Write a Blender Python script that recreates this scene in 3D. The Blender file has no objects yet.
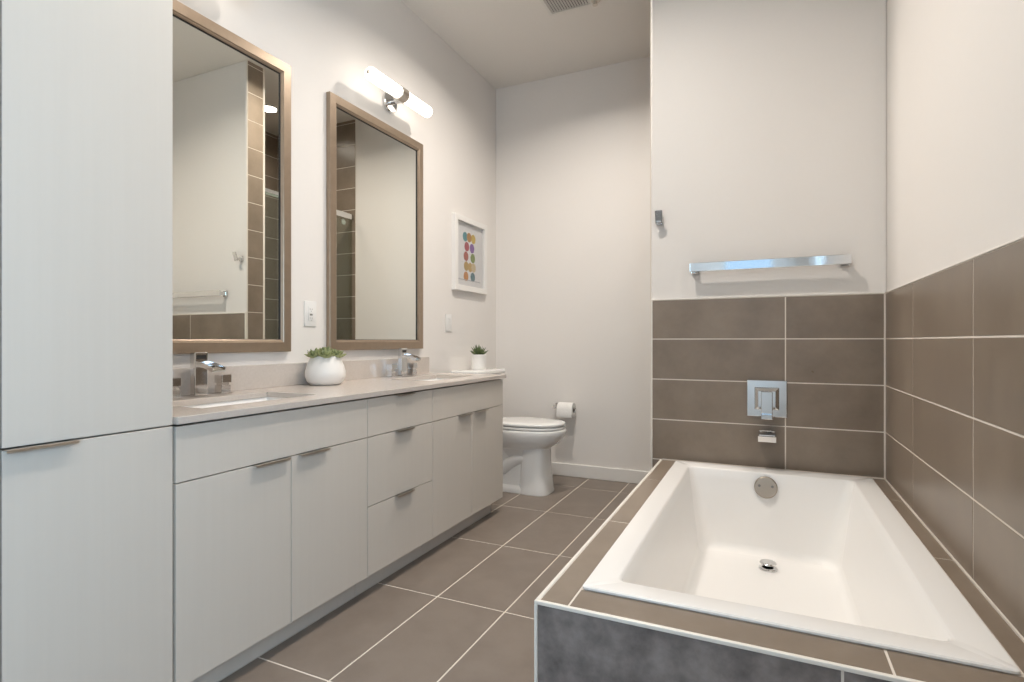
import bpy, bmesh, math, random
from mathutils import Vector, Matrix
random.seed(7)
S = bpy.context.scene
COL = S.collection
R = math.radians

# ------------------------------------------------------------------ camera
H = 1.04
cam_d = bpy.data.cameras.new('camera')
cam_d.sensor_width = 36.0
cam_d.lens = 548.6 / 1024 * 36.0
cam_d.clip_start = 0.02
cam = bpy.data.objects.new('camera', cam_d)
COL.objects.link(cam)
cam.location = (0, 0, H)
cam.rotation_euler = (R(90), 0, R(24.83))
S.camera = cam

# ------------------------------------------------------------------ dimensions
XW, XR = -2.004, 0.475            # vanity wall, tub side wall
YB, YT, YR = 4.02, 2.831, -2.0    # far wall, tub end wall, wall behind the camera
XS = -0.53                        # left end of the tub end wall
YS = 2.980                        # back of the tub end wall
ZC = 3.10
XF = -1.455                       # cabinet fronts
ZT = 0.8345                       # countertop
ZD = 0.444                        # tub deck
DX0, DY0 = -0.482, 1.165          # outer corner of the tub deck

# ------------------------------------------------------------------ world, exposure
w = bpy.data.worlds.new('sky')
S.world = w
w.use_nodes = True
bg = w.node_tree.nodes['Background']
bg.inputs[0].default_value = (0.52, 0.76, 1.0, 1)
bg.inputs[1].default_value = 9.5
S.view_settings.view_transform = 'Standard'
S.view_settings.look = 'None'
S.view_settings.gamma = 1
S.view_settings.exposure = -0.15
S.view_settings.use_curve_mapping = False
S.cycles.max_bounces = 10
S.cycles.diffuse_bounces = 7
S.cycles.glossy_bounces = 6
S.cycles.transparent_max_bounces = 12
S.cycles.caustics_reflective = False
S.cycles.caustics_refractive = False
S.cycles.sample_clamp_indirect = 4.0

WX0, WX1, WZ0, WZ1 = -0.52, 0.12, 0.95, 2.35      # window behind the camera
SY0, SY1, SZ0, SZ1 = -1.55, -0.05, 0.55, 2.25      # unseen window added in the right wall for daylight on the cabinets


def portal(size, loc, rot):
    pl = bpy.data.lights.new('window_portal', 'AREA')
    pl.shape = 'RECTANGLE'; pl.size, pl.size_y = size
    pl.cycles.is_portal = True
    po = bpy.data.objects.new('window_portal', pl)
    COL.objects.link(po)
    po.location = loc; po.rotation_euler = rot


portal((WX1 - WX0, WZ1 - WZ0), ((WX0 + WX1) / 2, YR - 0.05, (WZ0 + WZ1) / 2), (R(90), 0, 0))
portal((SY1 - SY0, SZ1 - SZ0), (XR + 0.05, (SY0 + SY1) / 2, (SZ0 + SZ1) / 2), (R(90), 0, R(90)))

LAMP_E = 2.6            # vanity tubes
WARM = (1.0, 0.925, 0.84)
ADDED_LIGHTS = [(-0.85, 0.35, 3), (-0.68, 1.70, 24), (-0.75, -0.9, 7), (-1.02, 2.90, 25), (0.0, 3.5, 5)]      # x, y, watts; unseen lights added to brighten the room


# ------------------------------------------------------------------ materials
def mat(name, col, rough=0.5, metal=0.0, spec=0.5, coat=0.0):
    m = bpy.data.materials.new(name)
    m.use_nodes = True
    b = m.node_tree.nodes['Principled BSDF']
    b.inputs['Base Color'].default_value = (*col, 1)
    b.inputs['Roughness'].default_value = rough
    b.inputs['Metallic'].default_value = metal
    b.inputs['Specular IOR Level'].default_value = spec
    b.inputs['Coat Weight'].default_value = coat
    return m


def mottle(m, c0, c1, scale=(4, 4, 4), detail=6, island=0.0, bump=0.0, rough=None, lo=0.35, hi=0.65):
    nt = m.node_tree; N = nt.nodes; L = nt.links
    b = N['Principled BSDF']
    tc = N.new('ShaderNodeTexCoord'); mp = N.new('ShaderNodeMapping')
    mp.inputs['Scale'].default_value = scale
    L.new(tc.outputs['Object'], mp.inputs[0])
    nz = N.new('ShaderNodeTexNoise'); nz.inputs['Scale'].default_value = 1.0
    nz.inputs['Detail'].default_value = detail; nz.inputs['Roughness'].default_value = 0.6
    L.new(mp.outputs[0], nz.inputs['Vector'])
    mr = N.new('ShaderNodeMapRange')
    mr.inputs[1].default_value = lo; mr.inputs[2].default_value = hi
    L.new(nz.outputs[0], mr.inputs[0])
    fac = mr.outputs[0]
    if island:
        g = N.new('ShaderNodeNewGeometry')
        mx = N.new('ShaderNodeMath'); mx.operation = 'MULTIPLY_ADD'
        mx.inputs[1].default_value = island
        L.new(g.outputs['Random Per Island'], mx.inputs[0]); L.new(fac, mx.inputs[2])
        fac = mx.outputs[0]
        off = N.new('ShaderNodeVectorMath'); off.operation = 'SCALE'
        off.inputs['Scale'].default_value = 13.0
        cb = N.new('ShaderNodeCombineXYZ')
        for k in range(3): L.new(g.outputs['Random Per Island'], cb.inputs[k])
        L.new(cb.outputs[0], off.inputs[0]); L.new(off.outputs[0], mp.inputs['Location'])
    mix = N.new('ShaderNodeMix'); mix.data_type = 'RGBA'
    mix.inputs[6].default_value = (*c0, 1); mix.inputs[7].default_value = (*c1, 1)
    L.new(fac, mix.inputs[0]); L.new(mix.outputs[2], b.inputs['Base Color'])
    if rough:
        r2 = N.new('ShaderNodeMapRange')
        r2.inputs[3].default_value = rough[0]; r2.inputs[4].default_value = rough[1]
        L.new(nz.outputs[0], r2.inputs[0]); L.new(r2.outputs[0], b.inputs['Roughness'])
    if bump:
        bp = N.new('ShaderNodeBump'); bp.inputs['Strength'].default_value = bump
        bp.inputs['Distance'].default_value = 0.002
        L.new(nz.outputs[0], bp.inputs['Height']); L.new(bp.outputs[0], b.inputs['Normal'])
    return m


def emitter(name, col, strength):
    m = mat(name, (0.9, 0.9, 0.88), 0.3)
    b = m.node_tree.nodes['Principled BSDF']
    b.inputs['Emission Color'].default_value = (*col, 1)
    b.inputs['Emission Strength'].default_value = strength
    return m


def thin_glass(name, tint, refl=0.08):
    m = bpy.data.materials.new(name); m.use_nodes = True
    nt = m.node_tree; N = nt.nodes; L = nt.links
    N.remove(N['Principled BSDF'])
    t = N.new('ShaderNodeBsdfTransparent'); t.inputs[0].default_value = (*tint, 1)
    g = N.new('ShaderNodeBsdfGlossy'); g.inputs['Roughness'].default_value = 0.02
    lw = N.new('ShaderNodeLayerWeight'); lw.inputs[0].default_value = 0.5
    pw = N.new('ShaderNodeMath'); pw.operation = 'POWER'; pw.inputs[1].default_value = 5.0
    f = N.new('ShaderNodeMath'); f.operation = 'MULTIPLY_ADD'; f.inputs[1].default_value = 0.9; f.inputs[2].default_value = refl * .5
    L.new(lw.outputs['Facing'], pw.inputs[0]); L.new(pw.outputs[0], f.inputs[0])
    mx = N.new('ShaderNodeMixShader')
    L.new(f.outputs[0], mx.inputs[0]); L.new(t.outputs[0], mx.inputs[1]); L.new(g.outputs[0], mx.inputs[2])
    L.new(mx.outputs[0], N['Material Output'].inputs[0])
    return m


M = {}
M['paint'] = mottle(mat('wall_paint', (0.8, 0.77, 0.74), 0.55, spec=0.3), (0.800, 0.765, 0.73), (0.805, 0.770, 0.735), (60, 60, 60), bump=0.02)
M['ceil'] = mottle(mat('ceiling_paint', (0.8, 0.77, 0.74), 0.8, spec=0.2), (0.775, 0.745, 0.705), (0.785, 0.755, 0.715), (60, 60, 60), bump=0.02)
M['trim'] = mat('white_trim_paint', (0.82, 0.80, 0.77), 0.35)
M['edge'] = mat('cream_edge_trim', (0.80, 0.76, 0.70), 0.3)
M['tile'] = mottle(mat('taupe_tile', (0.2, 0.16, 0.13), 0.3, spec=0.5), (0.182, 0.140, 0.104), (0.262, 0.210, 0.163), (5, 5, 5), island=0.25, rough=(0.22, 0.42), lo=0.3, hi=0.75)
M['ftile'] = mottle(mat('floor_tile', (0.16, 0.13, 0.11), 0.4, spec=0.5), (0.192, 0.156, 0.130), (0.226, 0.187, 0.157), (7, 7, 7), island=0.2, rough=(0.36, 0.46))
M['apron'] = mottle(mat('apron_tile', (0.2, 0.18, 0.17), 0.35, spec=0.5), (0.125, 0.108, 0.103), (0.315, 0.278, 0.262), (15, 15, 15), detail=12, rough=(0.28, 0.45), lo=0.32, hi=0.72)
M['grout'] = mat('pale_grout', (0.74, 0.68, 0.61), 0.9, spec=0.1)
M['lam'] = mottle(mat('cabinet_laminate', (0.62, 0.58, 0.53), 0.42, spec=0.4), (0.655, 0.603, 0.540), (0.665, 0.613, 0.55), (60, 60, 1.5), detail=3, rough=(0.38, 0.46))
M['carc'] = mat('cabinet_carcass', (0.45, 0.42, 0.38), 0.6)
M['quartz'] = mottle(mat('quartz_counter', (0.5, 0.44, 0.39), 0.22, spec=0.5), (0.555, 0.497, 0.45), (0.59, 0.535, 0.487), (90, 90, 90), rough=(0.16, 0.24))
M['porc'] = mat('white_porcelain', (0.86, 0.85, 0.83), 0.12, spec=0.5, coat=0.3)
M['acryl'] = mat('white_acrylic', (0.86, 0.845, 0.825), 0.22, spec=0.5)
M['chrome'] = mat('chrome', (0.72, 0.72, 0.72), 0.06, metal=1)
M['nickel'] = mat('brushed_nickel', (0.60, 0.55, 0.49), 0.28, metal=1)
M['satin'] = mat('satin_overflow', (0.42, 0.36, 0.30), 0.35, metal=1)
M['bronze'] = mottle(mat('bronze_wood_frame', (0.36, 0.27, 0.19), 0.35, metal=0.55), (0.335, 0.255, 0.185), (0.36, 0.275, 0.20), (30, 30, 30), detail=3, rough=(0.3, 0.36))
M['dark'] = mat('dark_gap', (0.02, 0.018, 0.016), 0.6)
M['mirror'] = mat('silvered_glass', (0.90, 0.91, 0.86), 0.0, metal=1)
M['lamp'] = emitter('opal_glass_lit', (1.0, 0.93, 0.82), LAMP_E)
M['down'] = emitter('added_light_lens', (1.0, 0.9, 0.76), 12.0)  # glowing lens of the added ceiling lights
M['white'] = mat('white_plastic', (0.80, 0.79, 0.77), 0.35)
M['grey'] = mat('grey_slot', (0.18, 0.17, 0.16), 0.5)
M['paper'] = mottle(mat('tissue_paper', (0.85, 0.83, 0.80), 0.9, spec=0.1), (0.82, 0.80, 0.77), (0.87, 0.85, 0.82), (80, 80, 80), bump=0.2)
M['card'] = mat('cardboard', (0.16, 0.12, 0.09), 0.9)
M['pot'] = mottle(mat('white_ceramic', (0.83, 0.81, 0.78), 0.35), (0.82, 0.80, 0.77), (0.85, 0.83, 0.80), (6, 6, 6), bump=0.05)
M['soil'] = mottle(mat('potting_soil', (0.05, 0.035, 0.025), 0.95), (0.03, 0.02, 0.015), (0.08, 0.06, 0.04), (90, 90, 90), bump=0.6)
M['succ'] = mottle(mat('succulent_leaf', (0.15, 0.22, 0.09), 0.45), (0.085, 0.12, 0.05), (0.34, 0.37, 0.17), (28, 28, 28), island=0.5)
M['aloe'] = mottle(mat('aloe_leaf', (0.06, 0.1, 0.04), 0.45), (0.045, 0.08, 0.03), (0.12, 0.16, 0.06), (30, 30, 30), island=0.3)
M['matb'] = mat('picture_mat', (0.78, 0.77, 0.77), 0.7)
M['pglass'] = thin_glass('picture_glazing', (0.97, 0.97, 0.97))
M['shglass'] = thin_glass('shower_glass', (0.90, 0.94, 0.91))
M['wglass'] = thin_glass('window_glass', (0.97, 0.98, 0.98))
M['wdim'] = thin_glass('dimming_window_glass', (0.40, 0.41, 0.42))  # tint added to dim the rear window and its reflection in chrome
M['vent'] = mat('vent_white', (0.72, 0.70, 0.66), 0.4)


# ------------------------------------------------------------------ mesh helpers
class MB:
    def __init__(self): self.bm = bmesh.new()

    def _merge(self, t, mi):
        for f in t.faces: f.material_index = mi
        me = bpy.data.meshes.new('tmp'); t.to_mesh(me); t.free()
        self.bm.from_mesh(me); bpy.data.meshes.remove(me)
        return self

    def box(self, x0, x1, y0, y1, z0, z1, bev=0.0, mi=0, seg=2):
        t = bmesh.new()
        bmesh.ops.create_cube(t, size=1.0)
        for v in t.verts:
            v.co = Vector((x0 + (v.co.x + .5) * (x1 - x0), y0 + (v.co.y + .5) * (y1 - y0), z0 + (v.co.z + .5) * (z1 - z0)))
        if bev:
            bmesh.ops.bevel(t, geom=list(t.edges), offset=bev, segments=seg, profile=0.5, affect='EDGES')
        return self._merge(t, mi)

    def obox(self, size, mtx, bev=0.0, mi=0):
        t = bmesh.new()
        bmesh.ops.create_cube(t, size=1.0)
        for v in t.verts: v.co = Vector((v.co.x * size[0], v.co.y * size[1], v.co.z * size[2]))
        if bev: bmesh.ops.bevel(t, geom=list(t.edges), offset=bev, segments=2, profile=0.5, affect='EDGES')
        for v in t.verts: v.co = mtx @ v.co
        return self._merge(t, mi)

    def loft(self, rings, cap0=True, cap1=True, mi=0, closed=True):
        t = bmesh.new()
        vs = [[t.verts.new(p) for p in r] for r in rings]
        n = len(rings[0])
        for a, b in zip(vs, vs[1:]):
            for i in range(n if closed else n - 1):
                j = (i + 1) % n
                t.faces.new((a[i], a[j], b[j], b[i]))
        if cap0: t.faces.new(list(reversed(vs[0])))
        if cap1: t.faces.new(vs[-1])
        bmesh.ops.recalc_face_normals(t, faces=list(t.faces))
        return self._merge(t, mi)

    def lathe(self, prof, p, axis='z', n=32, mi=0, cap0=True, cap1=True):
        rings = []
        for r, h in prof:
            ring = []
            for k in range(n):
                a = 2 * math.pi * k / n
                c, s = r * math.cos(a), r * math.sin(a)
                v = {'z': (c, s, h), 'x': (h, c, s), 'y': (s, h, c)}[axis]
                ring.append((p[0] + v[0], p[1] + v[1], p[2] + v[2]))
            rings.append(ring)
        return self.loft(rings, cap0, cap1, mi)

    def sweep(self, pts, prof, up=(0, 0, 1), mi=0):
        """flat profile (list of (side, up) offsets) carried along a polyline"""
        rings = []
        up = Vector(up)
        pts = [Vector(p) for p in pts]
        for i, p in enumerate(pts):
            d = (pts[min(i + 1, len(pts) - 1)] - pts[max(i - 1, 0)]).normalized()
            side = d.cross(up).normalized(); u = side.cross(d)
            pr = prof(i / (len(pts) - 1)) if callable(prof) else prof
            rings.append([p + side * a + u * b for a, b in pr])
        return self.loft(rings, True, True, mi)

    def quads(self, vs, fs, mi=0):
        t = bmesh.new()
        vv = [t.verts.new(v) for v in vs]
        for f in fs: t.faces.new([vv[i] for i in f])
        return self._merge(t, mi)

    def build(self, name, mats, parent=None, at=None, smooth=None):
        base = Vector(at) if at is not None else (Vector(parent['_at']) if parent and '_at' in parent else Vector((0, 0, 0)))
        for v in self.bm.verts: v.co -= base
        me = bpy.data.meshes.new(name)
        self.bm.to_mesh(me); self.bm.free()
        for m in (mats if isinstance(mats, (list, tuple)) else [mats]): me.materials.append(M[m] if isinstance(m, str) else m)
        if smooth is not None:
            me.shade_smooth(); me.set_sharp_from_angle(angle=R(smooth))
        o = bpy.data.objects.new(name, me); COL.objects.link(o)
        if parent is not None:
            o.parent = parent
            AT[o.name] = base
        else:
            o.location = base
            AT[o.name] = base
        return o


AT = {}
_build = MB.build


def build(self, name, mats, parent=None, at=None, smooth=None):
    if parent is not None and at is None: at = AT[parent.name]
    return _build(self, name, mats, parent, at, smooth)


MB.build = build


def thing(name, label, cat, at, group=None):
    o = bpy.data.objects.new(name, None); COL.objects.link(o)
    o.empty_display_size = 0.1
    o.location = at; AT[o.name] = Vector(at)
    o['label'] = label; o['category'] = cat
    if group: o['group'] = group
    return o


def tag(o, label, cat, group=None):
    o['label'] = label; o['category'] = cat
    if group: o['group'] = group
    return o


def struct(o):
    o['kind'] = 'structure'
    return o


def copy_tree(o, parent=None):
    c = o.copy(); COL.objects.link(c)
    if parent is not None: c.parent = parent
    for ch in [k for k in bpy.data.objects if k.parent == o]: copy_tree(ch, c)
    return c


def superellipse(cx, cy, z, a0, a1, b, n=40, e=2.0):
    """ring in plan: a0 toward -x, a1 toward +x, b half width in y"""
    ring = []
    for k in range(n):
        t = 2 * math.pi * k / n
        c, s = math.cos(t), math.sin(t)
        X = math.copysign(abs(c) ** (2 / e), c); Y = math.copysign(abs(s) ** (2 / e), s)
        ring.append((cx + (a1 if X > 0 else a0) * X, cy + b * Y, z))
    return ring


def rrect(x0, x1, y0, y1, z, r, n=6):
    ring = []
    for cx, cy, a in ((x1 - r, y1 - r, 0), (x0 + r, y1 - r, 90), (x0 + r, y0 + r, 180), (x1 - r, y0 + r, 270)):
        for k in range(n + 1):
            t = R(a + 90 * k / n)
            ring.append((cx + r * math.cos(t), cy + r * math.sin(t), z))
    return ring


def joints(first, step, lo, hi):
    k = math.ceil((lo - first) / step - 1e-6)
    out = [lo]
    v = first + k * step
    while v < hi - 1e-4:
        if v > lo + 1e-4: out.append(v)
        v += step
    out.append(hi)
    return out


def tiles(mb, f, us, vs, mi=0, gap=0.0050, t=0.0010):
    """tile field: f(u, v, n) -> point; one raised block per cell"""
    for u0, u1 in zip(us, us[1:]):
        for v0, v1 in zip(vs, vs[1:]):
            g = gap / 2; b = 0.0012
            a = [f(u, v, 0) for u, v in ((u0 + g, v0 + g), (u1 - g, v0 + g), (u1 - g, v1 - g), (u0 + g, v1 - g))]
            c = [f(u, v, t * .6) for u, v in ((u0 + g, v0 + g), (u1 - g, v0 + g), (u1 - g, v1 - g), (u0 + g, v1 - g))]
            g += b
            d = [f(u, v, t) for u, v in ((u0 + g, v0 + g), (u1 - g, v0 + g), (u1 - g, v1 - g), (u0 + g, v1 - g))]
            t_ = bmesh.new()
            A = [t_.verts.new(p) for p in a]; C = [t_.verts.new(p) for p in c]; D = [t_.verts.new(p) for p in d]
            for P, Q in ((A, C), (C, D)):
                for i in range(4): t_.faces.new((P[i], P[(i + 1) % 4], Q[(i + 1) % 4], Q[i]))
            t_.faces.new(D)
            bmesh.ops.recalc_face_normals(t_, faces=list(t_.faces))
            # make the top face look along +n
            n = (Vector(f(u0, v0, 1)) - Vector(f(u0, v0, 0)))
            top = [fa for fa in t_.faces if len(set(fa.verts) & set(D)) == 4][0]
            if top.normal.dot(n) < 0: bmesh.ops.reverse_faces(t_, faces=list(t_.faces))
            mb._merge(t_, mi)


# ------------------------------------------------------------------ room shell
TK = 0.12
m = MB()
m.box(XW - TK, XR + TK, YR - TK, YB + TK, -0.15, -0.0016, mi=1)
tiles(m, lambda u, v, n: (u, v, -0.0016 + n), joints(-1.518, 0.304, XW, XR), joints(0.676, 0.612, YR, YB), mi=0, gap=0.0065, t=0.0016)
struct(m.build('floor', ['ftile', 'grout']))
struct(MB().box(XW - TK, XR + TK, YR - TK, YB + TK, ZC, ZC + 0.12).build('ceiling', 'ceil'))
struct(MB().box(XW - TK, XW, YR - TK, YB + TK, 0, ZC).build('wall_left', 'paint'))
struct(MB().box(XW, XR, YB, YB + TK, 0, ZC).build('wall_far', 'paint'))
m = MB()
m.box(XR, XR + TK, YR - TK, SY0, 0, ZC); m.box(XR, XR + TK, SY1, YB + TK, 0, ZC)
m.box(XR, XR + TK, SY0, SY1, 0, SZ0); m.box(XR, XR + TK, SY0, SY1, SZ1, ZC)
wr = struct(m.build('wall_right', 'paint'))
m = MB()
m.box(XW, WX0, YR - TK, YR, 0, ZC); m.box(WX1, XR, YR - TK, YR, 0, ZC)
m.box(WX0, WX1, YR - TK, YR, 0, WZ0); m.box(WX0, WX1, YR - TK, YR, WZ1, ZC)
struct(m.build('wall_rear', 'paint'))
m = MB()
for z0, z1 in ((WZ0, WZ0 + .05), (WZ1 - .05, WZ1)): m.box(WX0, WX1, YR - .09, YR - .03, z0, z1, .004)
for x0, x1 in ((WX0, WX0 + .05), (WX1 - .05, WX1)): m.box(x0, x1, YR - .09, YR - .03, WZ0 + .05, WZ1 - .05, .004)
win = struct(m.build('window_1', 'trim'))
MB().box(WX0 + .05, WX1 - .05, YR - .065, YR - .06, WZ0 + .05, WZ1 - .05).build('window_glass', 'wdim', win)
MB().box(WX0 - .03, WX1 + .03, YR - .03, YR + .03, WZ0 - .03, WZ0, .004).build('window_sill', 'trim', win)
m = MB()
for z0, z1 in ((SZ0, SZ0 + .05), (SZ1 - .05, SZ1)): m.box(XR + .03, XR + .09, SY0, SY1, z0, z1, .004)
for y0, y1 in ((SY0, SY0 + .05), (SY1 - .05, SY1)): m.box(XR + .03, XR + .09, y0, y1, SZ0 + .05, SZ1 - .05, .004)
win = struct(m.build('window_added', 'trim'))  # added out of view to throw bluish daylight on the cabinet fronts
MB().box(XR + .06, XR + .065, SY0 + .05, SY1 - .05, SZ0 + .05, SZ1 - .05).build('window_glass', 'wglass', win)
MB().box(XR - .03, XR + .03, SY0 - .03, SY1 + .03, SZ0 - .03, SZ0, .004).build('window_sill', 'trim', win)
# tub end wall (full height stub)
stub = struct(MB().box(XS, XR, YT, YS, 0, ZC, 0.006).build('wall_tub', 'paint'))

# baseboards
def baseboard(name, x0, x1, y0, y1, ax):
    m = MB()
    m.box(x0, x1, y0, y1, 0, 0.096, 0.004)
    struct(m.build(name, 'trim'))


baseboard('baseboard_far', XW, XS, YB - 0.014, YB, 'x')
baseboard('baseboard_left', XW, XW + 0.014, 3.04, YB - 0.014, 'y')

# wall tile fields: rows of 0.202 above the deck, eight-by-twenty-four running horizontally
rows4 = [ZD + 0.202 * k for k in range(4)] + [1.2455]
TT = 0.008
m = MB()
m.box(XS + 0.006, XR, YT - TT + .002, YT, ZD, 1.2455, mi=1)
tiles(m, lambda u, v, n: (u, YT - TT + .002 - n, v), [XS + 0.006, 0.082, XR], rows4)
m.box(XS + 0.006, DX0 - .002, YT - TT + .002, YT, 0, ZD, mi=1)
tiles(m, lambda u, v, n: (u, YT - TT + .002 - n, v), [XS + 0.006, DX0 - .002], [0.002, .04, .242, ZD])
m.build('tile_panel', ['tile', 'grout'], stub)
MB().box(XS + .004, XR - .006, YT - TT - .001, YT, 1.2455, 1.251, .0015).build('edge_trim', 'edge', stub)
MB().box(XS - .001, XS + 0.007, YT - TT - .001, YT + .003, 0, 1.251, .0015).build('edge_trim', 'edge', stub)
m = MB()
m.box(XR - TT + .002, XR, 1.165, YT - TT, ZD, 1.2455, mi=1)
tiles(m, lambda u, v, n: (XR - TT + .002 - n, u, v), [1.165, 1.722, 2.338, YT - TT], rows4)
m.build('tile_panel', ['tile', 'grout'], wr)
MB().box(XR - TT - .001, XR, 1.165, YT - TT, 1.2455, 1.251, .0015).build('edge_trim', 'edge', wr)

cq = .0045
MB().box(XR - TT - cq, XR - TT + .001, YT - TT - cq, YT - TT + .001, ZD, 1.2455).build('caulk_joint', 'grout', stub)

# shower behind the tub end wall: tiled jamb, back of the stub wall, far wall and side wall
rowsS = joints(ZD, 0.202, 0.0, ZC)
m = MB()
m.box(XS - TT + .002, XS, YT + 0.004, YS, 0, ZC, mi=1)
tiles(m, lambda u, v, n: (XS - TT + .002 - n, u, v), [YT + .006, YS - .006], rowsS)
m.box(XS, XR, YS, YS + TT - .002, 0, ZC, mi=1)
tiles(m, lambda u, v, n: (u, YS + TT - .002 + n, v), joints(XS, .61, XS, XR), rowsS)
m.build('shower_tile', ['tile', 'grout'], stub)
MB().box(XS - TT - .002, XS + .004, YS - .006, YS + TT, 0, ZC, .001).build('edge_trim', 'edge', stub)
m = MB()
m.box(XS + .004, XR, YB - TT + .002, YB, 0, ZC, mi=1)
tiles(m, lambda u, v, n: (u, YB - TT + .002 - n, v), joints(XS + .3, .61, XS + .004, XR), rowsS)
struct(m.build('wall_shower_far', ['tile', 'grout']))
m = MB()
m.box(XR - TT + .002, XR, YS + TT, YB - TT, 0, ZC, mi=1)
tiles(m, lambda u, v, n: (XR - TT + .002 - n, u, v), joints(YS + .2, .61, YS + TT, YB - TT), rowsS)
m.build('shower_tile', ['tile', 'grout'], wr)

# ------------------------------------------------------------------ tub deck and tub
TX0, TX1, TY0, TY1 = -0.402, 0.414, 1.265, 2.785
dk = thing('tub_deck', 'low taupe tiled deck and dark grey apron built around the white bathtub', 'tub deck', (DX0, DY0, 0))
m = MB()
m.box(DX0 + .008, XR - TT, DY0 + .0055, DY0 + .05, 0.002, ZD - .006, mi=1)
tiles(m, lambda u, v, n: (u, DY0 + .0055 - n, v), [DX0 + .004, 0.128, XR - TT], [0.003, 0.226, ZD - .008])
m.build('front_apron', ['apron', 'grout'], dk)
m = MB()
m.box(DX0 + .0055, DX0 + .04, DY0 + .05, YT - TT, 0.002, ZD - .006, mi=1)
tiles(m, lambda u, v, n: (DX0 + .0055 - n, u, v), [DY0 + .008, 1.791, 2.4, YT - TT], [0.003, 0.226, ZD - .008])
m.build('side_apron', ['tile', 'grout'], dk)
m = MB()
z0 = ZD - .0016
for x0, x1, y0, y1 in ((DX0 + .006, TX0 + .01, DY0 + .006, YT - TT), (TX1 - .01, XR - TT, DY0 + .006, YT - TT),
                       (TX0 + .01, TX1 - .01, DY0 + .006, TY0 + .01), (TX0 + .01, TX1 - .01, TY1 - .01, YT - TT)):
    m.box(x0, x1, y0, y1, z0 - .03, z0, mi=1)
f = lambda u, v, n: (u, v, z0 + n)
tiles(m, f, [DX0 + .008, TX0 - .002], [DY0 + .01, 1.791, 2.4, YT - TT])
tiles(m, f, [TX1 + .004, XR - TT], [DY0 + .01, 1.26, 1.861, 2.47, YT - TT])
tiles(m, f, [TX0 - .002, 0.209, TX1 + .004], [DY0 + .01, TY0 + .003])
tiles(m, f, [TX0 - .002, 0.209, TX1 + .004], [TY1 + .002, YT - TT])
m.build('deck_top', ['tile', 'grout'], dk)
m = MB()
m.box(DX0 - .001, XR - TT, DY0 - .001, DY0 + .0095, ZD - .008, ZD + .001, .002)
m.build('edge_trim', 'edge', dk)
MB().box(DX0 - .001, DX0 + .0085, DY0 + .0095, YT - TT, ZD - .008, ZD + .001, .002).build('edge_trim', 'edge', dk)
MB().box(DX0 - .001, DX0 + .006, DY0 - .001, DY0 + .006, 0.002, ZD - .008, .001).build('edge_trim', 'edge', dk)

MB().box(DX0 + .01, XR - TT - cq, YT - TT - cq, YT - TT + .001, ZD - .001, ZD + cq).build('caulk_joint', 'grout', dk)
MB().box(XR - TT - cq, XR - TT, DY0 + .01, YT - TT - cq, ZD - .001, ZD + cq).build('caulk_joint', 'grout', dk)

tub = thing('bathtub', 'white rectangular drop-in bathtub set in the taupe tiled deck', 'bathtub', (0, 2.0, 0.06))
ZR = ZD + .009
m = MB()
ix0, ix1, iy0, iy1 = -0.326, 0.332, 1.335, 2.690
rings = [rrect(TX0 + .012, TX1 - .012, TY0 + .012, TY1 - .012, ZD + .0015, .008),
         rrect(TX0, TX1, TY0, TY1, ZD + .0015, .012),
         rrect(TX0, TX1, TY0, TY1, ZR - .003, .012),
         rrect(TX0 + .003, TX1 - .003, TY0 + .003, TY1 - .003, ZR, .012),
         rrect(ix0 - .008, ix1 + .008, iy0 - .008, iy1 + .008, ZR, .022),
         rrect(ix0 - .003, ix1 + .003, iy0 - .003, iy1 + .003, ZR - .002, .026),
         rrect(ix0, ix1, iy0 + .002, iy1, ZR - .008, .03)]
bx0, bx1, by0, by1, bz = -0.245, 0.25, 1.62, 2.62, 0.10
for t in [i / 8 for i in range(1, 9)]:
    k = t
    x0 = ix0 + (bx0 - .03 - ix0) * k; x1 = ix1 + (bx1 + .03 - ix1) * k
    y0 = iy0 + (by0 - .05 - iy0) * (k ** 1.15); y1 = iy1 + (by1 + .03 - iy1) * k
    rings.append(rrect(x0, x1, y0, y1, ZR - .008 - (ZR - .008 - bz - .035) * t, .03 + .05 * t))
for a in (25, 50, 75, 90):
    s, c = math.sin(R(a)), 1 - math.cos(R(a))
    rings.append(rrect(bx0 - .03 + .035 * c, bx1 + .03 - .035 * c, by0 - .05 + .05 * c, by1 + .03 - .035 * c, bz + .035 - .035 * s, .08 - .02 * c))
rings.append(rrect(bx0 + .06, bx1 - .06, by0 + .06, by1 - .06, bz - .002, .04))
m.loft(rings, cap0=False, cap1=True)
m.build('tub_shell', 'acryl', tub, smooth=40)
# overflow cover on the sloping end, drain with raised stopper
yo, zo = 2.676, 0.392
n = Vector((0, -1, 0.14)).normalized()
q = n.to_track_quat('Z', 'Y').to_matrix().to_4x4()
m = MB()
prof = [(0.047, -.006), (0.047, .006), (0.0445, .0095), (0.043, .0105), (0.0001, .0108)]
m.lathe(prof, (0, 0, 0), n=40)
for v in m.bm.verts: v.co = Matrix.Translation((0.0, yo, zo)) @ q @ v.co
ov = m.build('overflow_cover', 'satin', tub, smooth=30)
m = MB()
for sx in (-.026, .026):
    m = MB(); m.lathe([(0.0055, .010), (0.0055, .0145), (.004, .0152)], (sx, .006, 0), n=14)
    for v in m.bm.verts: v.co = Matrix.Translation((0.0, yo, zo)) @ q @ v.co
    m.build('screw', 'grey', ov, smooth=30)
dxy = (0.008, 2.50)
m = MB()
m.lathe([(0.036, bz - .003), (0.036, bz + .003), (0.032, bz + .006), (0.022, bz + .0055), (0.022, bz - .002)], (*dxy, 0), n=36)
dr = m.build('drain_flange', 'chrome', tub, smooth=30)
m = MB()
m.lathe([(0.008, bz - .002), (0.008, bz + .020), (0.031, bz + .021), (0.033, bz + .024), (0.030, bz + .028), (0.0001, bz + .030)], (*dxy, 0), n=36)
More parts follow.
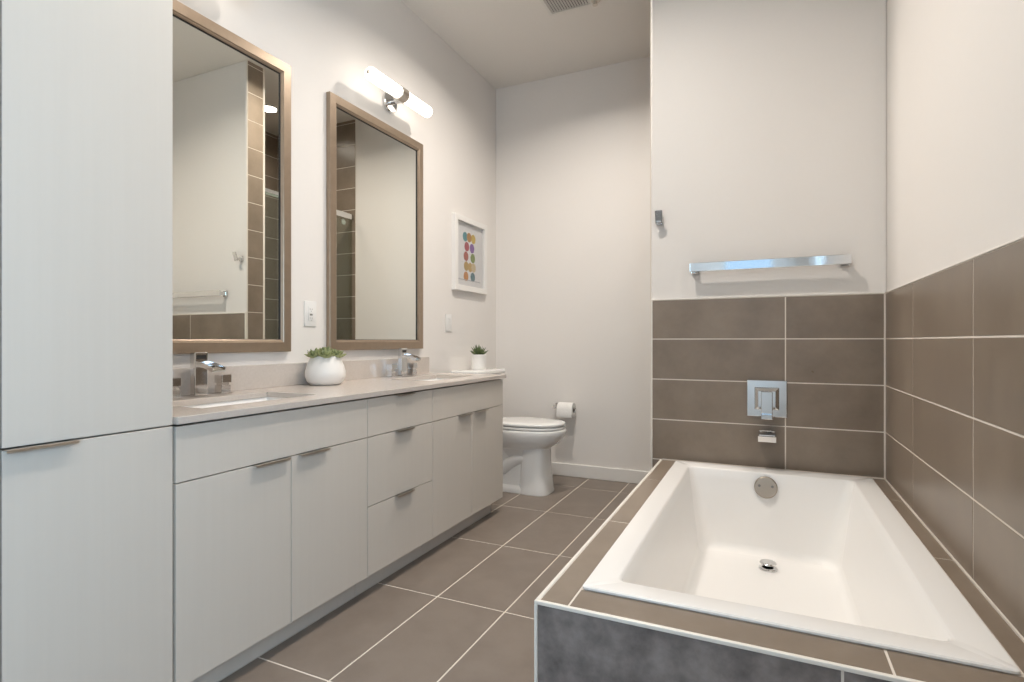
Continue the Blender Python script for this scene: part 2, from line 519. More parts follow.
m.build('drain_stopper', 'chrome', dr, smooth=30)

# tub valve and spout on the tiled end wall
yw = YT - TT
vx, vz = 0.004, 0.772
val = thing('tub_valve', 'square chrome tub control plate with lever on the tiled end wall', 'tub valve', (vx, yw, vz - .085))
m = MB()
m.box(vx - .085, vx + .085, yw - .008, yw, vz - .085, vz + .085, .003)
m.build('escutcheon', 'chrome', val)
m = MB()
def sq(h, y, z=0): return [(vx - h, y, vz - h + z), (vx + h, y, vz - h + z), (vx + h, y, vz + h + z), (vx - h, y, vz + h + z)]
m.loft([sq(.052, yw - .008), sq(.049, yw - .016), sq(.038, yw - .024), sq(.036, yw - .040)], False, True)
m.build('valve_hub', 'chrome', val)
m = MB()
m.box(vx - .024, vx + .024, yw - .062, yw - .038, vz - .075, vz + .036, .003)
m.box(vx - .024, vx + .024, yw - .085, yw - .060, vz - .088, vz - .066, .003)
m.build('lever', 'chrome', val)
sx_, sz_ = 0.005, 0.600
sp = thing('tub_spout', 'short square chrome tub spout below the control plate', 'tub spout', (sx_, yw, sz_ - .03))
m = MB()
prof = [(yw, .026, .026), (yw - .012, .026, .026), (yw - .014, .036, .022), (yw - .10, .037, .017), (yw - .118, .037, .013)]
rings = []
for y, hx, hz in prof:
    rings.append([(sx_ - hx, y, sz_ - hz), (sx_ + hx, y, sz_ - hz), (sx_ + hx, y, sz_ + hz * .9), (sx_ - hx, y, sz_ + hz * .9)])
m.loft(rings, True, True)
m.build('spout_body', 'chrome', sp)
MB().box(sx_ - .034, sx_ + .034, yw - .116, yw - .02, sz_ + .0135, sz_ + .019, .002).build('spout_cap', 'chrome', sp)

# towel bar and robe hook on the tub end wall
tb = thing('towel_bar', 'long flat chrome towel bar on the white wall above the tub tiles', 'towel bar', (0, YT, 1.37))
z1 = 1.394
for s in (-1, 1):
    x = s * .316 + .002
    m = MB()
    m.box(x - .019, x + .019, YT - .014, YT, z1 - .024, z1 + .024, .003)
    m.box(x - .012, x + .012, YT - .060, YT - .012, z1 - .012, z1 + .012, .002)
    m.build('bracket', 'chrome', tb)
MB().box(-.333, .337, YT - .072, YT - .058, z1 - .021, z1 + .021, .002).build('bar', 'chrome', tb)
hx, hz = -0.484, 1.653
hk = thing('robe_hook', 'small square chrome robe hook beside the corner of the tub wall', 'robe hook', (hx, YT, hz - .04))
MB().box(hx - .017, hx + .017, YT - .012, YT, hz - .028, hz + .012, .002).build('mount', 'chrome', hk)
m = MB()
m.box(hx - .011, hx + .011, YT - .052, YT - .010, hz - .024, hz - .004, .0015)
m.obox((.036, .008, .064), Matrix.Translation((hx + .002, YT - .054, hz + .004)) @ Matrix.Rotation(R(18), 4, 'X'), .0015)
m.build('peg', 'chrome', hk)

# ------------------------------------------------------------------ cabinets
DOOR_T = 0.019


def pull(parent, y, ztop, w=.135):
    """folded metal tab over the top edge of a door"""
    m = MB()
    m.box(XF - .017, XF + .017, y - w / 2, y + w / 2, ztop + .0003, ztop + .0022, .0006)
    m.box(XF + .0150, XF + .017, y - w / 2, y + w / 2, ztop - .005, ztop + .001, .0006)
    return m.build('pull', 'nickel', parent)


def panel(name, parent, y0, y1, z0, z1, label=None):
    g = .0017
    o = MB().box(XF - DOOR_T, XF, y0 + g, y1 - g, z0 + g, z1 - g, .001).build(name, 'lam', parent)
    if label: o['label'] = label
    return o


def cabinet(label, y0, y1, z0, z1, kick=True, side_left=True):
    t = thing('vanity_cabinet', label, 'cabinet', ((XW + XF) / 2, (y0 + y1) / 2, 0))
    m = MB()
    xb, xf = XW + .003, XF - DOOR_T - .001
    th = .018
    e = .0006
    m.box(xb, xf, y0 + e, y0 + th, z0, z1, .0008); m.box(xb, xf, y1 - th, y1 - e, z0, z1, .0008)
    m.box(xb, xf, y0 + th, y1 - th, z0, z0 + th); m.box(xb, xb + .006, y0 + th, y1 - th, z0 + th, z1)
    m.box(xf - .08, xf, y0 + th, y1 - th, z1 - .06, z1 - .045)
    m.build('carcass', 'lam', t)
    return t


ZF0, ZF1, ZG = 0.087, 0.808, 0.651
YV = (0.968, 1.369, 1.760, 2.237, 2.625, 3.012)
KX = -1.516


def kick(t, y0, y1):
    MB().box(XW + .01, KX, y0, y1, 0.0005, ZF0, .001).build('toe_kick', 'lam', t)


c1 = cabinet('pale vanity cabinet with two doors under the sink nearest the tall cabinet', YV[0], YV[2], ZF0, ZF1 - .002)
panel('false_front', c1, YV[0], YV[2], ZG, ZF1)
d = panel('door', c1, YV[0], YV[1], ZF0, ZG); pull(d, 1.285, ZG - .002)
d = panel('door', c1, YV[1], YV[2], ZF0, ZG); pull(d, 1.467, ZG - .002)
kick(c1, YV[0] + .001, YV[2] - .001)
c2 = cabinet('pale vanity cabinet of three drawers between the two pairs of doors', YV[2], YV[3], ZF0, ZF1 - .002)
for a, b in ((ZG, ZF1), (.370, ZG), (ZF0, .370)):
    d = panel('drawer', c2, YV[2], YV[3], a, b); pull(d, 2.003, b - .002, .125)
kick(c2, YV[2] + .001, YV[3] - .001)
c3 = cabinet('pale vanity cabinet with two doors at the end beside the toilet', YV[3], YV[5], ZF0, ZF1 - .002)
panel('false_front', c3, YV[3], YV[5], ZG, ZF1)
d = panel('door', c3, YV[3], YV[4], ZF0, ZG); pull(d, 2.545, ZG - .002)
d = panel('door', c3, YV[4], YV[5], ZF0, ZG); pull(d, 2.722, ZG - .002)
kick(c3, YV[3] + .001, 2.972)

# tall linen cabinet at the near end of the vanity
TY = (0.226, 0.594, 0.9625)
ZTALL = 2.45
tc = thing('linen_cabinet', 'tall plain white linen cabinet at the near end of the vanity', 'cabinet', ((XW + XF) / 2, TY[1], 0))
m = MB()
xb, xf = XW + .003, XF - DOOR_T - .001
m.box(xb, xf, TY[0], TY[0] + .018, ZF0, ZTALL, .0008); m.box(xb, xf, TY[2] - .018, TY[2] + .001, ZF0, ZTALL, .0008)
m.box(xb, xf, TY[0] + .018, TY[2] - .018, ZF0, ZF0 + .018); m.box(xb, xf, TY[0] + .018, TY[2] - .018, ZTALL - .018, ZTALL)
m.box(xb, xb + .006, TY[0] + .018, TY[2] - .018, ZF0 + .018, ZTALL - .018); m.box(xb, xf - .005, TY[0] + .018, TY[2] - .018, .80, .818)
m.build('carcass', 'lam', tc)
ZS = 0.812
for y0, y1, py in ((TY[0], TY[1], TY[1] - .085), (TY[1], TY[2], TY[1] + .069)):
    panel('door', tc, y0, y1, ZS, ZTALL)
    d = panel('door', tc, y0, y1, ZF0, ZS - .001); pull(d, py, ZS - .0025, .135)
MB().box(XW + .01, KX, TY[0], TY[2], 0.0005, ZF0, .001).build('toe_kick', 'lam', tc)

# ------------------------------------------------------------------ countertop, sinks, faucets
CX0, CX1, CY0, CY1 = XW + .001, -1.440, 0.9655, 3.030
SK = [(-1.835, -1.565, 1.125, 1.600), (-1.835, -1.565, 2.390, 2.860)]
ZB = ZT - .021
ct = thing('countertop', 'beige quartz countertop with low backsplash along the double vanity', 'countertop', (CX0, CY0, ZB))
xs = sorted({CX0, CX1, SK[0][0], SK[0][1]})
ys = sorted({CY0, CY1, *(v for s in SK for v in s[2:])})
t = bmesh.new()
cells = {}
for i in range(len(xs) - 1):
    for j in range(len(ys) - 1):
        cx, cy = (xs[i] + xs[i + 1]) / 2, (ys[j] + ys[j + 1]) / 2
        if any(s[0] < cx < s[1] and s[2] < cy < s[3] for s in SK): continue
        cells[i, j] = t.faces.new([t.verts.new(p) for p in ((xs[i], ys[j], ZB), (xs[i + 1], ys[j], ZB), (xs[i + 1], ys[j + 1], ZB), (xs[i], ys[j + 1], ZB))])
bmesh.ops.remove_doubles(t, verts=list(t.verts), dist=1e-5)
ex = bmesh.ops.extrude_face_region(t, geom=list(t.faces))
for v in [g for g in ex['geom'] if isinstance(g, bmesh.types.BMVert)]: v.co.z = ZT
bmesh.ops.recalc_face_normals(t, faces=list(t.faces))
sharp = [e for e in t.edges if len(e.link_faces) == 2 and e.calc_face_angle(0) > 1.0]
bmesh.ops.bevel(t, geom=sharp, offset=.0015, segments=2, profile=.5, affect='EDGES')
m = MB(); m._merge(t, 0)
m.build('slab', 'quartz', ct)
MB().box(CX0, CX0 + .020, CY0, 3.008, ZT + .0003, ZT + .102, .001).build('backsplash', 'quartz', ct)


def sink(s, label):
    x0, x1, y0, y1 = s
    o = thing('sink', label, 'sink', ((x0 + x1) / 2, (y0 + y1) / 2, ZT - .16), 'undermount sinks in the vanity top')
    m = MB()
    e = .006
    zt = ZB - .0005
    rings = [rrect(x0 - .02, x1 + .02, y0 - .02, y1 + .02, zt - .02, .02), rrect(x0 - .02, x1 + .02, y0 - .02, y1 + .02, zt, .02),
             rrect(x0 - e, x1 + e, y0 - e, y1 + e, zt, .012), rrect(x0 - .001, x1 + .001, y0 - .001, y1 + .001, zt - .012, .02)]
    for k in (.25, .5, .75, 1):
        rings.append(rrect(x0 + .025 * k, x1 - .025 * k, y0 + .025 * k, y1 - .025 * k, zt - .012 - .085 * k, .02 + .02 * k))
    for a in (30, 60, 90):
        sn, c = math.sin(R(a)), 1 - math.cos(R(a))
        rings.append(rrect(x0 + .025 + .03 * c, x1 - .025 - .03 * c, y0 + .025 + .03 * c, y1 - .025 - .03 * c, zt - .097 - .03 * sn, .04))
    m.loft(rings, False, True)
    m.build('basin', 'porc', o, smooth=40)
    z = zt - .127
    MB().lathe([(.024, z - .004), (.024, z + .002), (.020, z + .004), (.0001, z + .004)], ((x0 + x1) / 2 - .03, (y0 + y1) / 2, 0), n=28).build('drain', 'chrome', o, smooth=30)
    return o


sink(SK[0], 'white undermount sink nearest the tall cabinet')
sink(SK[1], 'white undermount sink at the toilet end of the vanity')

fx, fy, fz = -1.930, 1.372, ZT
fa = thing('faucet', 'chrome waterfall faucet with two handles at the sink nearest the tall cabinet', 'faucet', (fx, fy, fz), 'chrome waterfall faucets')
fz += .0003
m = MB()
m.box(fx - .014, fx + .022, fy - .030, fy + .030, fz, fz + .006, .0015)
m.box(fx - .010, fx + .018, fy - .026, fy + .026, fz + .005, fz + .163, .0025)
m.build('faucet_body', 'chrome', fa)
m = MB()
pts = [(fx + .010 + .105 * k, fy, fz + .120 - .002 * k - .018 * k ** 2.2) for k in [i / 8 for i in range(9)]]
def trough(k):
    a = .024 + .003 * k
    return [(-a, .010 - .003 * k), (-a + .003, .010 - .003 * k), (-a + .004, -.003), (a - .004, -.003), (a - .003, .010 - .003 * k), (a, .010 - .003 * k), (a, -.009), (-a, -.009)]
m.sweep(pts, trough)
m.build('spout', 'chrome', fa, smooth=30)
MB().box(fx + .0182, fx + .0192, fy - .019, fy + .019, fz + .138, fz + .153).build('spout_inset', 'dark', fa)
for s in (-1, 1):
    y = fy + s * .102
    m = MB()
    m.box(fx - .026, fx + .026, y - .026, y + .026, fz, fz + .005, .0015)
    m.box(fx - .020, fx + .020, y - .020, y + .020, fz + .004, fz + .034, .0015)
    m.box(fx - .016, fx + .016, y - .016, y + .016, fz + .033, fz + .043, .001)
    m.box(fx - .021, fx + .024, y - .021, y + .021, fz + .042, fz + .074, .002)
    m.build('handle', 'chrome', fa)
f2 = copy_tree(fa); f2.location = (fx, 2.640, fz)
f2['label'] = 'chrome waterfall faucet with two handles at the sink beside the toilet'

# ------------------------------------------------------------------ mirrors
def mirror(y0, y1, z0, z1, label):
    o = thing('wall_mirror', label, 'mirror', (XW, (y0 + y1) / 2, z0), 'bronze framed mirrors over the vanity')
    wd, dp = .054, .026
    m = MB()
    x0, x1 = XW + .001, XW + dp
    def ring(d, x): return [(x, y0 + d, z0 + d), (x, y1 - d, z0 + d), (x, y1 - d, z1 - d), (x, y0 + d, z1 - d)]
    m.loft([ring(0, x0), ring(0, x1 - .002), ring(.002, x1), ring(wd - .012, x1), ring(wd - .008, x1 - .004), ring(wd - .004, x1 - .005), ring(wd, x1 - .008), ring(wd, XW + .0116)], False, False)
    m.build('frame', 'bronze', o)
    m = MB()
    m.loft([ring(wd - .003, XW + .0116), ring(wd - .003, x1 - .0085), ring(wd + .0025, x1 - .0105), ring(wd + .0025, XW + .0116)], False, False)
    m.build('inner_lip', 'dark', o)
    MB().box(XW + .0015, XW + .0115, y0 + wd - .003, y1 - wd + .003, z0 + wd - .003, z1 - wd + .003).build('mirror_glass', 'mirror', o)
    return o


mirror(1.040, 1.862, 0.992, 2.302, 'bronze framed mirror beside the tall cabinet, reflecting the towel bar')
mirror(2.108, 2.932, 0.992, 2.290, 'bronze framed mirror nearer the toilet, under the lit tube lamp')

# ------------------------------------------------------------------ vanity lights
def vanity_light(yc, label):
    xa, zl = -1.872, 2.436
    o = thing('vanity_light', label, 'wall lamp', (XW, yc, zl), 'tube lamps over the mirrors')
    m = MB(); m.lathe([(.060, 0.0005), (.060, .012), (.054, .018), (.020, .022)], (XW, yc + .062, zl), 'x', 36)
    m.build('canopy', 'chrome', o, smooth=30)
    m = MB()
    m.lathe([(.016, .02), (.016, .075), (.018, .085)], (XW, yc + .062, zl), 'x', 20)
    m.lathe([(.020, -.02), (.020, .06)], (XW + .095, yc + .02, zl), 'y', 20)
    m.build('arm', 'chrome', o, smooth=30)
    MB().lathe([(.036, -.030), (.0385, -.028), (.0385, .028), (.036, .030)], (xa, yc, zl), 'y', 36).build('centre_band', 'nickel', o, smooth=30)
    for s in (-1, 1):
        prof = [(.0345, .0285), (.0345, .262), (.033, .272), (.027, .279), (.0165, .2825)]
        p2 = [(r, s * h) for r, h in prof]
        if s < 0: p2.reverse()
        tb_ = MB().lathe(p2, (xa, yc, zl), 'y', 36).build('glass_tube', 'lamp', o, smooth=40)
        pe = [(.0095, s * .2815), (.0095, s * .287), (.007, s * .290)]
        if s < 0: pe.reverse()
        MB().lathe(pe, (xa, yc, zl), 'y', 18).build('end_cap', 'nickel', tb_, smooth=30)
    return o


v2 = vanity_light(2.553, 'lit two-tube chrome wall lamp above the mirror nearer the toilet')
v1 = copy_tree(v2); v1.location = (XW, 1.250, 2.436)
v1['label'] = 'lit two-tube chrome wall lamp above the mirror beside the tall cabinet'

# ------------------------------------------------------------------ added downlights, out of view, to light the room
for i, (x, y, watts) in enumerate(ADDED_LIGHTS):
    o = thing('added_downlight', ['added unseen round ceiling light near the tall cabinet', 'added unseen round ceiling light over the bathtub', 'added unseen round ceiling light near the window', 'added unseen round ceiling light before the ceiling vent', 'added unseen round ceiling light inside the shower'][i], 'ceiling light', (x, y, ZC), 'added unseen ceiling lights')
    m = MB(); m.lathe([(.062, -.004), (.064, -.009), (.082, -.006), (.084, 0)], (x, y, ZC), 'z', 40, cap0=False, cap1=False); m.build('trim_ring', 'white', o, smooth=40)
    MB().lathe([(.0625, -.0055), (.0625, -.004)], (x, y, ZC), 'z', 40).build('lens', 'down', o)
    l = bpy.data.lights.new('added_lamp', 'AREA'); l.shape = 'DISK'; l.size = .12; l.energy = watts; l.color = WARM; l.spread = R(150)
    lo = bpy.data.objects.new('added_lamp', l); COL.objects.link(lo); lo.parent = o; lo.location = (0, 0, -.012)

# ------------------------------------------------------------------ toilet
tcx, tcy = -1.52, 3.52
to = thing('toilet', 'white porcelain toilet standing beside the end of the vanity', 'toilet', (tcx, tcy, 0))
m = MB()
# pedestal + bowl: one body, lofted upwards
def stack(spec, cxx, n=56):
    return [superellipse(cxx, tcy, z, cxx - a, b - cxx, hw, n, e) for z, a, b, hw, e in spec]
#            z     x_back  x_front half-width  exponent
UP = .032
m.loft(stack([(.215, -1.74, -1.39, .080, 2.4), (.298, -1.76, -1.362, .100, 2.4), (.308, -1.77, -1.346, .114, 2.4), (.322, -1.78, -1.318, .136, 2.3),
              (.342, -1.78, -1.288, .156, 2.25), (.366, -1.78, -1.260, .172, 2.2), (.390, -1.78, -1.242, .181, 2.15), (.408, -1.78, -1.234, .185, 2.15), (.426, -1.78, -1.232, .186, 2.15), (.434, -1.78, -1.234, .184, 2.15), (.437, -1.78, -1.240, .179, 2.15)], -1.52))
m.loft(stack([(0.0005, -1.548, -1.331, .121, 3.3), (0.012, -1.548, -1.330, .122, 3.3), (0.030, -1.545, -1.335, .119, 3.3), (0.10, -1.54, -1.343, .113, 3.3),
              (0.20, -1.535, -1.352, .107, 3.3), (0.290, -1.53, -1.356, .104, 4), (0.32, -1.53, -1.356, .104, 4)], -1.44))
m.loft(stack([(0.0005, -1.800, -1.45, .112, 6), (0.024, -1.800, -1.45, .112, 6), (0.034, -1.795, -1.45, .104, 6), (0.046, -1.79, -1.45, .080, 5), (.15, -1.785, -1.45, .074, 5), (.30, -1.785, -1.45, .086, 4), (.40, -1.785, -1.45, .11, 4)], -1.62))
m.build('bowl', 'porc', to, smooth=45)
# trapway relief on both sides of the pedestal
for s in (-1, 1):
    m = MB()
    pts = [(-1.50, 0.235), (-1.56, 0.225), (-1.62, 0.19), (-1.66, 0.15), (-1.70, .16), (-1.73, .21), (-1.76, .26)]
    rings = []
    for i, (x, z) in enumerate(pts):
        a = pts[max(i - 1, 0)]; b = pts[min(i + 1, len(pts) - 1)]
        d = Vector((b[0] - a[0], 0, b[1] - a[1])).normalized()
        nn = Vector((-d.z, 0, d.x)); r = .042 if 0 < i < len(pts) - 1 else .03
        rings.append([Vector((x, tcy + s * .062, z)) + nn * (r * math.cos(2 * math.pi * k / 16)) + Vector((0, s * .038, 0)) * math.sin(2 * math.pi * k / 16) for k in range(16)])
    m.loft(rings, True, True)
    m.build('trapway', 'porc', to, smooth=60)
def pad(z0, z1, xb_, xf_, hw, r):
    out = []
    for z, d in ((z0, r), (z0 + r * .4, r * .2), (z0 + r, 0), (z1 - r, 0), (z1 - r * .4, r * .25), (z1, r)):
        out.append(superellipse(-1.55, tcy, z, -1.55 - xb_ - d, xf_ - d + 1.55, hw - d, 56, 2.25))
    return out
m = MB(); m.loft(pad(.410 + UP, .427 + UP, -1.760, -1.243, .181, .006)); m.build('seat', 'porc', to, smooth=45)
m = MB()
rg = pad(.4325 + UP, .453 + UP, -1.765, -1.241, .183, .007)
rg.append(superellipse(-1.55, tcy, .457 + UP, .16, .22, .12, 56, 2.2))
m.loft(rg); m.build('lid', 'porc', to, smooth=45)
for s in (-1, 1):
    MB().lathe([(.013, .437), (.013, .464), (.010, .468)], (-1.745, tcy + s * .075, 0), 'z', 18).build('hinge', 'porc', to, smooth=30)
m = MB()
m.box(XW + .012, -1.80, tcy - .215, tcy + .215, .43, .795, .022, seg=4)
m.box(-1.83, -1.74, tcy - .10, tcy + .10, .36, .445, .015, seg=3)
m.build('tank', 'porc', to, smooth=40)
MB().box(XW + .006, -1.788, tcy - .228, tcy + .228, .797, .832, .010, seg=3).build('tank_lid', 'porc', to, smooth=40)
m = MB()
m.lathe([(.013, .0), (.013, .012), (.010, .016)], (-1.80, tcy - .15, .74), 'x', 18)
m.box(-1.79, -1.782, tcy - .16, tcy - .085, .732, .748, .003)
m.build('flush_lever', 'chrome', to, smooth=30)

# ------------------------------------------------------------------ toilet roll and holder
rz, ry = .520, YB - .078
th_ = thing('toilet_roll_holder', 'chrome post holder on the far wall carrying the toilet roll', 'holder', (-1.46, YB, rz))
m = MB()
m.box(-1.484, -1.446, YB - .010, YB, rz - .019 + .02, rz + .019 + .02, .002)
m.box(-1.476, -1.454, ry - .011, YB - .009, rz - .011 + .02, rz + .011 + .02, .002)
m.build('post', 'chrome', th_)
MB().lathe([(.008, -.01), (.008, .160), (.006, .163)], (-1.46, ry, rz + .012), 'x', 18).build('rod', 'chrome', th_, smooth=30)
rl = thing('toilet_roll', 'white toilet paper roll hanging on the far wall by the toilet', 'toilet paper', (-1.37, ry, rz - .055))
m = MB()
prof = [(.0215, 0), (.052, 0), (.055, .002), (.055, .118), (.052, .120), (.0215, .120)]
m.lathe(prof + [(.0215, 0)], (-1.430, ry, rz), 'x', 40, cap0=False, cap1=False)
sheet = [(0, -.0553), (0.0, -.062), (.001, -.09)]
m.box(-1.430, -1.310, ry - .0562, ry - .0552, rz - .052, rz, .0003)
m.build('roll', 'paper', rl, smooth=30)
m = MB(); m.lathe([(.0215, .001), (.0215, .119), (.0195, .119), (.0195, .001), (.0215, .001)], (-1.430, ry, rz), 'x', 32, cap0=False, cap1=False)
m.build('core', 'card', rl, smooth=30)

# ------------------------------------------------------------------ picture
py0, py1, pz0, pz1 = 3.318, 3.800, 1.402, 1.940
pc = thing('picture_frame', 'white framed print of coloured circles on the wall above the toilet', 'picture', (XW, (py0 + py1) / 2, pz0))
m = MB()
def ring(d, x): return [(x, py0 + d, pz0 + d), (x, py1 - d, pz0 + d), (x, py1 - d, pz1 - d), (x, py0 + d, pz1 - d)]
x0, x1 = XW + .001, XW + .034
m.loft([ring(0, x0), ring(0, x1 - .002), ring(.002, x1), ring(.038, x1), ring(.040, x1 - .002), ring(.040, x0)], False, False)
m.build('frame', 'trim', pc)
pr = MB().box(XW + .003, XW + .010, py0 + .039, py1 - .039, pz0 + .039, pz1 - .039).build('print', 'matb', pc)
cols = [((.10, .30, .33), (.45, .22, .05)), ((.42, .06, .08), (.22, .09, .36)), ((.40, .10, .07), (.20, .27, .06)), ((.50, .33, .10), (.62, .50, .30)), ((.60, .26, .07), (.10, .20, .23))]
extra = [(3, (.60, .40, .08))]
ym = (py0 + py1) / 2
k = 0
for i, pair in enumerate(cols):
    zc = pz1 - .135 - i * .072
    off = (.048, .038, .050, .038, .050)[i]
    lst = [(ym - off - .002, pair[0]), (ym + off, pair[1])]
    if i == 0: lst = [(ym - .065, pair[0]), (ym - .005, pair[1]), (ym + .058, (.60, .42, .08))]
    if i == 3: lst = [(ym - .048, pair[0]), (ym + .012, (.56, .36, .12)), (ym + .062, pair[1])]
    for yy, c in lst:
        k += 1
        mm = mat('print_ink_%d' % k, c, .7)
        MB().lathe([(.035, .010), (.035, .0102 + .00006 * (k % 3))], (XW, yy, zc - .003 * (k % 2)), 'x', 28).build('printed_circle', mm, pr)
m = MB(); m.box(XW + .0101, XW + .0104, py0 + .075, py1 - .075, pz0 + .082, pz0 + .088)
m.build('caption_line', mat('print_ink_grey', (.45, .45, .48), .7), pr)
MB().box(XW + .018, XW + .020, py0 + .0395, py1 - .0395, pz0 + .0395, pz1 - .0395).build('glazing', 'pglass', pc)

# ------------------------------------------------------------------ outlet and switch
def plate(y, z, w_, h_, m):
    m.box(XW + .0005, XW + .006, y - w_ / 2, y + w_ / 2, z - h_ / 2, z + h_ / 2, .002)
oy, oz = 2.000, 1.172
ou = thing('wall_outlet', 'white wall outlet with test buttons between the two mirrors', 'outlet', (XW, oy, oz - .06))
m = MB(); plate(oy, oz, .076, .122, m); m.build('cover_plate', 'white', ou, smooth=30)
MB().box(XW + .006, XW + .0085, oy - .0165, oy + .0165, oz - .034, oz + .034, .001).build('receptacle', 'white', ou, smooth=30)
for s in (-1, 1):
    m = MB()
    z = oz + s * .0215
    m.box(XW + .0084, XW + .0088, oy - .0075, oy - .0055, z - .004, z + .004)
    m.box(XW + .0084, XW + .0088, oy + .0050, oy + .0070, z - .0035, z + .0035)
    m.lathe([(.0024, .0084), (.0024, .0088)], (XW, oy, z - .0095), 'x', 12)
    m.build('socket_slots', 'grey', ou)
for s in (-1, 1):
    MB().box(XW + .0085, XW + .0098, oy - .008, oy + .008, oz + s * .005 - .0035, oz + s * .005 + .0035, .0005).build('test_button', 'grey' if s < 0 else 'white', ou)
sy, sz = 3.275, 1.165
sw = thing('light_switch', 'white rocker light switch on the wall above the vanity end', 'switch', (XW, sy, sz - .06))
m = MB(); plate(sy, sz, .078, .122, m); m.build('cover_plate', 'white', sw, smooth=30)
m = MB()
m.loft([[(XW + .006, sy - .0165, sz - .034), (XW + .006, sy + .0165, sz - .034), (XW + .006, sy + .0165, sz + .034), (XW + .006, sy - .0165, sz + .034)],
        [(XW + .0075, sy - .016, sz - .0335), (XW + .0075, sy + .016, sz - .0335), (XW + .0115, sy + .016, sz + .0335), (XW + .0115, sy - .016, sz + .0335)]])
m.build('rocker', 'white', sw)

# ------------------------------------------------------------------ plants
def leaf(m, base, az, el, ln, wd, th=.35, curl=0.3, mi=0):
    """fleshy pointed leaf"""
    rings = []
    n = 7
    p = Vector(base)
    for i in range(n + 1):
        k = i / n
        e = el + curl * k
        d = Vector((math.cos(az) * math.cos(e), math.sin(az) * math.cos(e), math.sin(e)))
        side = Vector((-math.sin(az), math.cos(az), 0)); up = side.cross(d) * -1
        if i: p = p + d * (ln / n)
        wv = wd * (math.sin(math.pi * min(1, (.18 + .82 * k) ** 1.2)) ** .8 if k < .995 else .03)
        wv = max(wv, wd * .03)
        rings.append([p + side * (wv * .5 * math.cos(2 * math.pi * q_ / 8)) + up * (wv * .5 * th * math.sin(2 * math.pi * q_ / 8)) for q_ in range(8)])
    m.loft(rings, True, True, mi)


bx, by, bz_ = -1.884, 1.978, ZT + .0005
p1 = thing('potted_succulent', 'rounded white pot of green succulent rosettes between the two sinks', 'potted plant', (bx, by, bz_))
m = MB()
prof = [(.060, .0), (.072, .002), (.088, .018), (.0965, .042), (.096, .062), (.089, .088), (.078, .112), (.071, .128), (.068, .134), (.066, .134), (.067, .126), (.073, .108)]
m.lathe([(r * .95, h) for r, h in prof], (bx, by, bz_), n=48, cap1=False)
m.build('pot', 'pot', p1, smooth=60)
MB().lathe([(.068, .109), (.068, .112), (.0001, .116)], (bx, by, bz_), n=32, cap0=False, cap1=False).build('soil', 'soil', p1, smooth=60)
spots = [(0, 0, 1.0)] + [(.052 * math.cos(a), .052 * math.sin(a), .95) for a in [i * 1.047 + .3 for i in range(6)]]
for (ox, oy_, sc) in spots:
    m = MB()
    c = Vector((bx + ox, by + oy_, bz_ + .126 + (.010 if ox == 0 and oy_ == 0 else 0)))
    tilt = math.hypot(ox, oy_)
    a0 = random.random() * 6
    for lay, (nl, el, ln, wd) in enumerate(((8, .38, .056, .023), (7, .78, .050, .020), (5, 1.12, .040, .015))):
        for k in range(nl):
            az = a0 + lay * .45 + 2 * math.pi * k / nl
            out = math.cos(az - math.atan2(oy_, ox)) if tilt else 0
            leaf(m, c, az, el - .25 * out * (tilt > 0), ln * sc * random.uniform(.9, 1.15), wd * sc, .4, .35)
    m.build('rosette', 'succ', p1, smooth=60)

ax_, ay_, az_ = -1.895, 3.520, .8325
p2 = thing('potted_aloe', 'small white textured pot with a spiky aloe on the toilet tank', 'potted plant', (ax_, ay_, az_))
m = MB()
n = 48
rings = []
for h, r in [(0, .050), (.004, .053)] + [(.01 + .012 * i, .054 + .0012 * (i % 2)) for i in range(8)] + [(.108, .055), (.110, .052), (.104, .049), (.092, .048)]:
    rings.append([(ax_ + (r + (.0012 * math.cos(10 * 2 * math.pi * k / n + h * 130) if .008 < h < .1 else 0)) * math.cos(2 * math.pi * k / n), ay_ + (r + (.0012 * math.cos(10 * 2 * math.pi * k / n + h * 130) if .008 < h < .1 else 0)) * math.sin(2 * math.pi * k / n), az_ + h) for k in range(n)])
m.loft(rings, True, False)
m.build('pot', 'pot', p2, smooth=40)
MB().lathe([(.0485, .092), (.0001, .097)], (ax_, ay_, az_), n=24, cap0=False, cap1=False).build('soil', 'soil', p2, smooth=60)
m = MB()
for lay, (nl, el, ln, wd) in enumerate(((9, .55, .075, .020), (8, .92, .082, .019), (5, 1.25, .085, .016))):
    for k in range(nl):
        azm = lay * .35 + 2 * math.pi * k / nl + random.uniform(-.15, .15)
        leaf(m, (ax_ + .008 * math.cos(azm), ay_ + .008 * math.sin(azm), az_ + .094), azm, el, ln * random.uniform(.9, 1.1), wd, .45, .15)
m.build('leaves', 'aloe', p2, smooth=60)

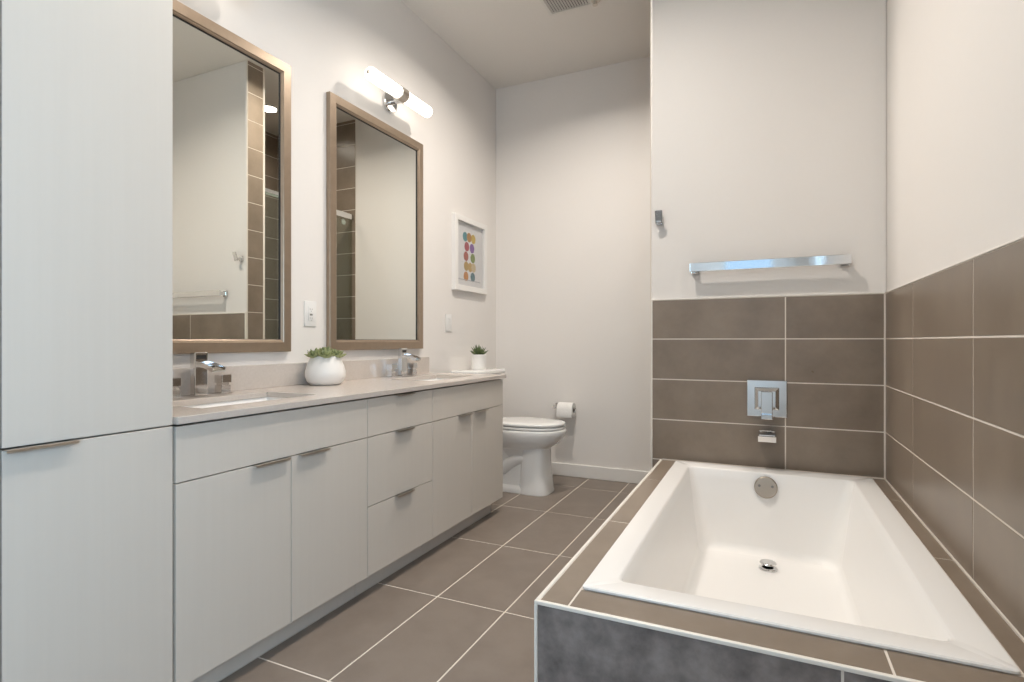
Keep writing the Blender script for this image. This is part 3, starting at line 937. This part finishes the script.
# ------------------------------------------------------------------ ceiling register and sprinkler
vx0, vx1, vy0, vy1 = -1.238, -0.945, 2.94, 3.250
ve = thing('ceiling_vent', 'white louvred vent grille in the ceiling before the far wall', 'vent', ((vx0 + vx1) / 2, (vy0 + vy1) / 2, ZC))
m = MB()
def vr(d, z): return [(vx0 + d, vy0 + d, z), (vx1 - d, vy0 + d, z), (vx1 - d, vy1 - d, z), (vx0 + d, vy1 - d, z)]
m.loft([vr(0, ZC - .0005), vr(.003, ZC - .008), vr(.022, ZC - .010), vr(.024, ZC - .0015)], False, False)
m.build('frame', 'vent', ve)
MB().box(vx0 + .02, vx1 - .02, vy0 + .02, vy1 - .02, ZC - .0015, ZC - .0005).build('backing', 'dark', ve)
m = MB()
nsl = 15
for k in range(nsl):
    x = vx0 + .03 + (vx1 - vx0 - .06) * k / (nsl - 1)
    m.obox((.012, vy1 - vy0 - .046, .0015), Matrix.Translation((x, (vy0 + vy1) / 2, ZC - .0062)) @ Matrix.Rotation(R(-40), 4, 'Y'))
m.build('slats', 'vent', ve)
kx, ky = -0.935, 3.215
spk = thing('ceiling_sprinkler', 'small round metal sprinkler head beside the ceiling vent', 'sprinkler', (kx, ky, ZC))
MB().lathe([(.034, 0), (.033, -.006), (.020, -.010)], (kx, ky, ZC), n=28).build('escutcheon', 'nickel', spk, smooth=40)
m = MB(); m.lathe([(.010, -.009), (.010, -.024), (.006, -.030), (.016, -.031), (.016, -.033)], (kx, ky, ZC), n=20); m.build('head', 'nickel', spk, smooth=30)

# ------------------------------------------------------------------ shower enclosure (seen in the mirrors)
se = thing('shower_enclosure', 'frameless sliding glass shower screen reflected in the mirrors', 'shower screen', (XS + .04, (YS + YB) / 2, 0))
gx = XS + .030
MB().box(gx - .028, gx + .05, YS + TT, YB - TT, 0.0005, .09, .004).build('curb', 'tile', se)
MB().box(gx - .012, gx - .004, YS + TT + .004, 3.56, .095, 2.185, .001).build('glass_panel', 'shglass', se)
gd = MB().box(gx + .010, gx + .018, 3.50, YB - TT - .004, .095, 2.17, .001).build('glass_door', 'shglass', se)
MB().box(gx - .003, gx + .009, YS + TT, YB - TT, 2.165, 2.215, .003).build('header_rail', 'chrome', se)
for y in (3.62, 3.905):
    MB().lathe([(.026, .018), (.026, .026), (.022, .029)], (gx, y, 2.13), 'x', 24).build('roller', 'chrome', gd, smooth=30)
m = MB()
m.box(gx - .026, gx - .014, 3.60, 3.615, .95, 1.25, .003)
m.build('door_handle', 'chrome', gd, smooth=30)
shd = thing('shower_sprayer', 'chrome wall shower head inside the glass shower', 'shower head', (0.0, YB - TT, 2.05))
m = MB()
m.lathe([(.028, 0), (.028, -.008), (.012, -.012)], (0.05, YB - TT, 2.05), 'y', 24)
m.sweep([(0.05, YB - TT - .01, 2.05), (.05, YB - .08, 2.06), (.05, YB - .16, 2.03), (.05, YB - .20, 1.99)], [(.008 * math.cos(a), .008 * math.sin(a)) for a in [i * math.pi / 6 for i in range(12)]])
m.build('arm', 'chrome', shd, smooth=40)
m = MB(); m.lathe([(.014, 0), (.018, -.02), (.055, -.035), (.055, -.045)], (.05, YB - .205, 1.995), 'z', 28); m.build('spray_face', 'chrome', shd, smooth=30)
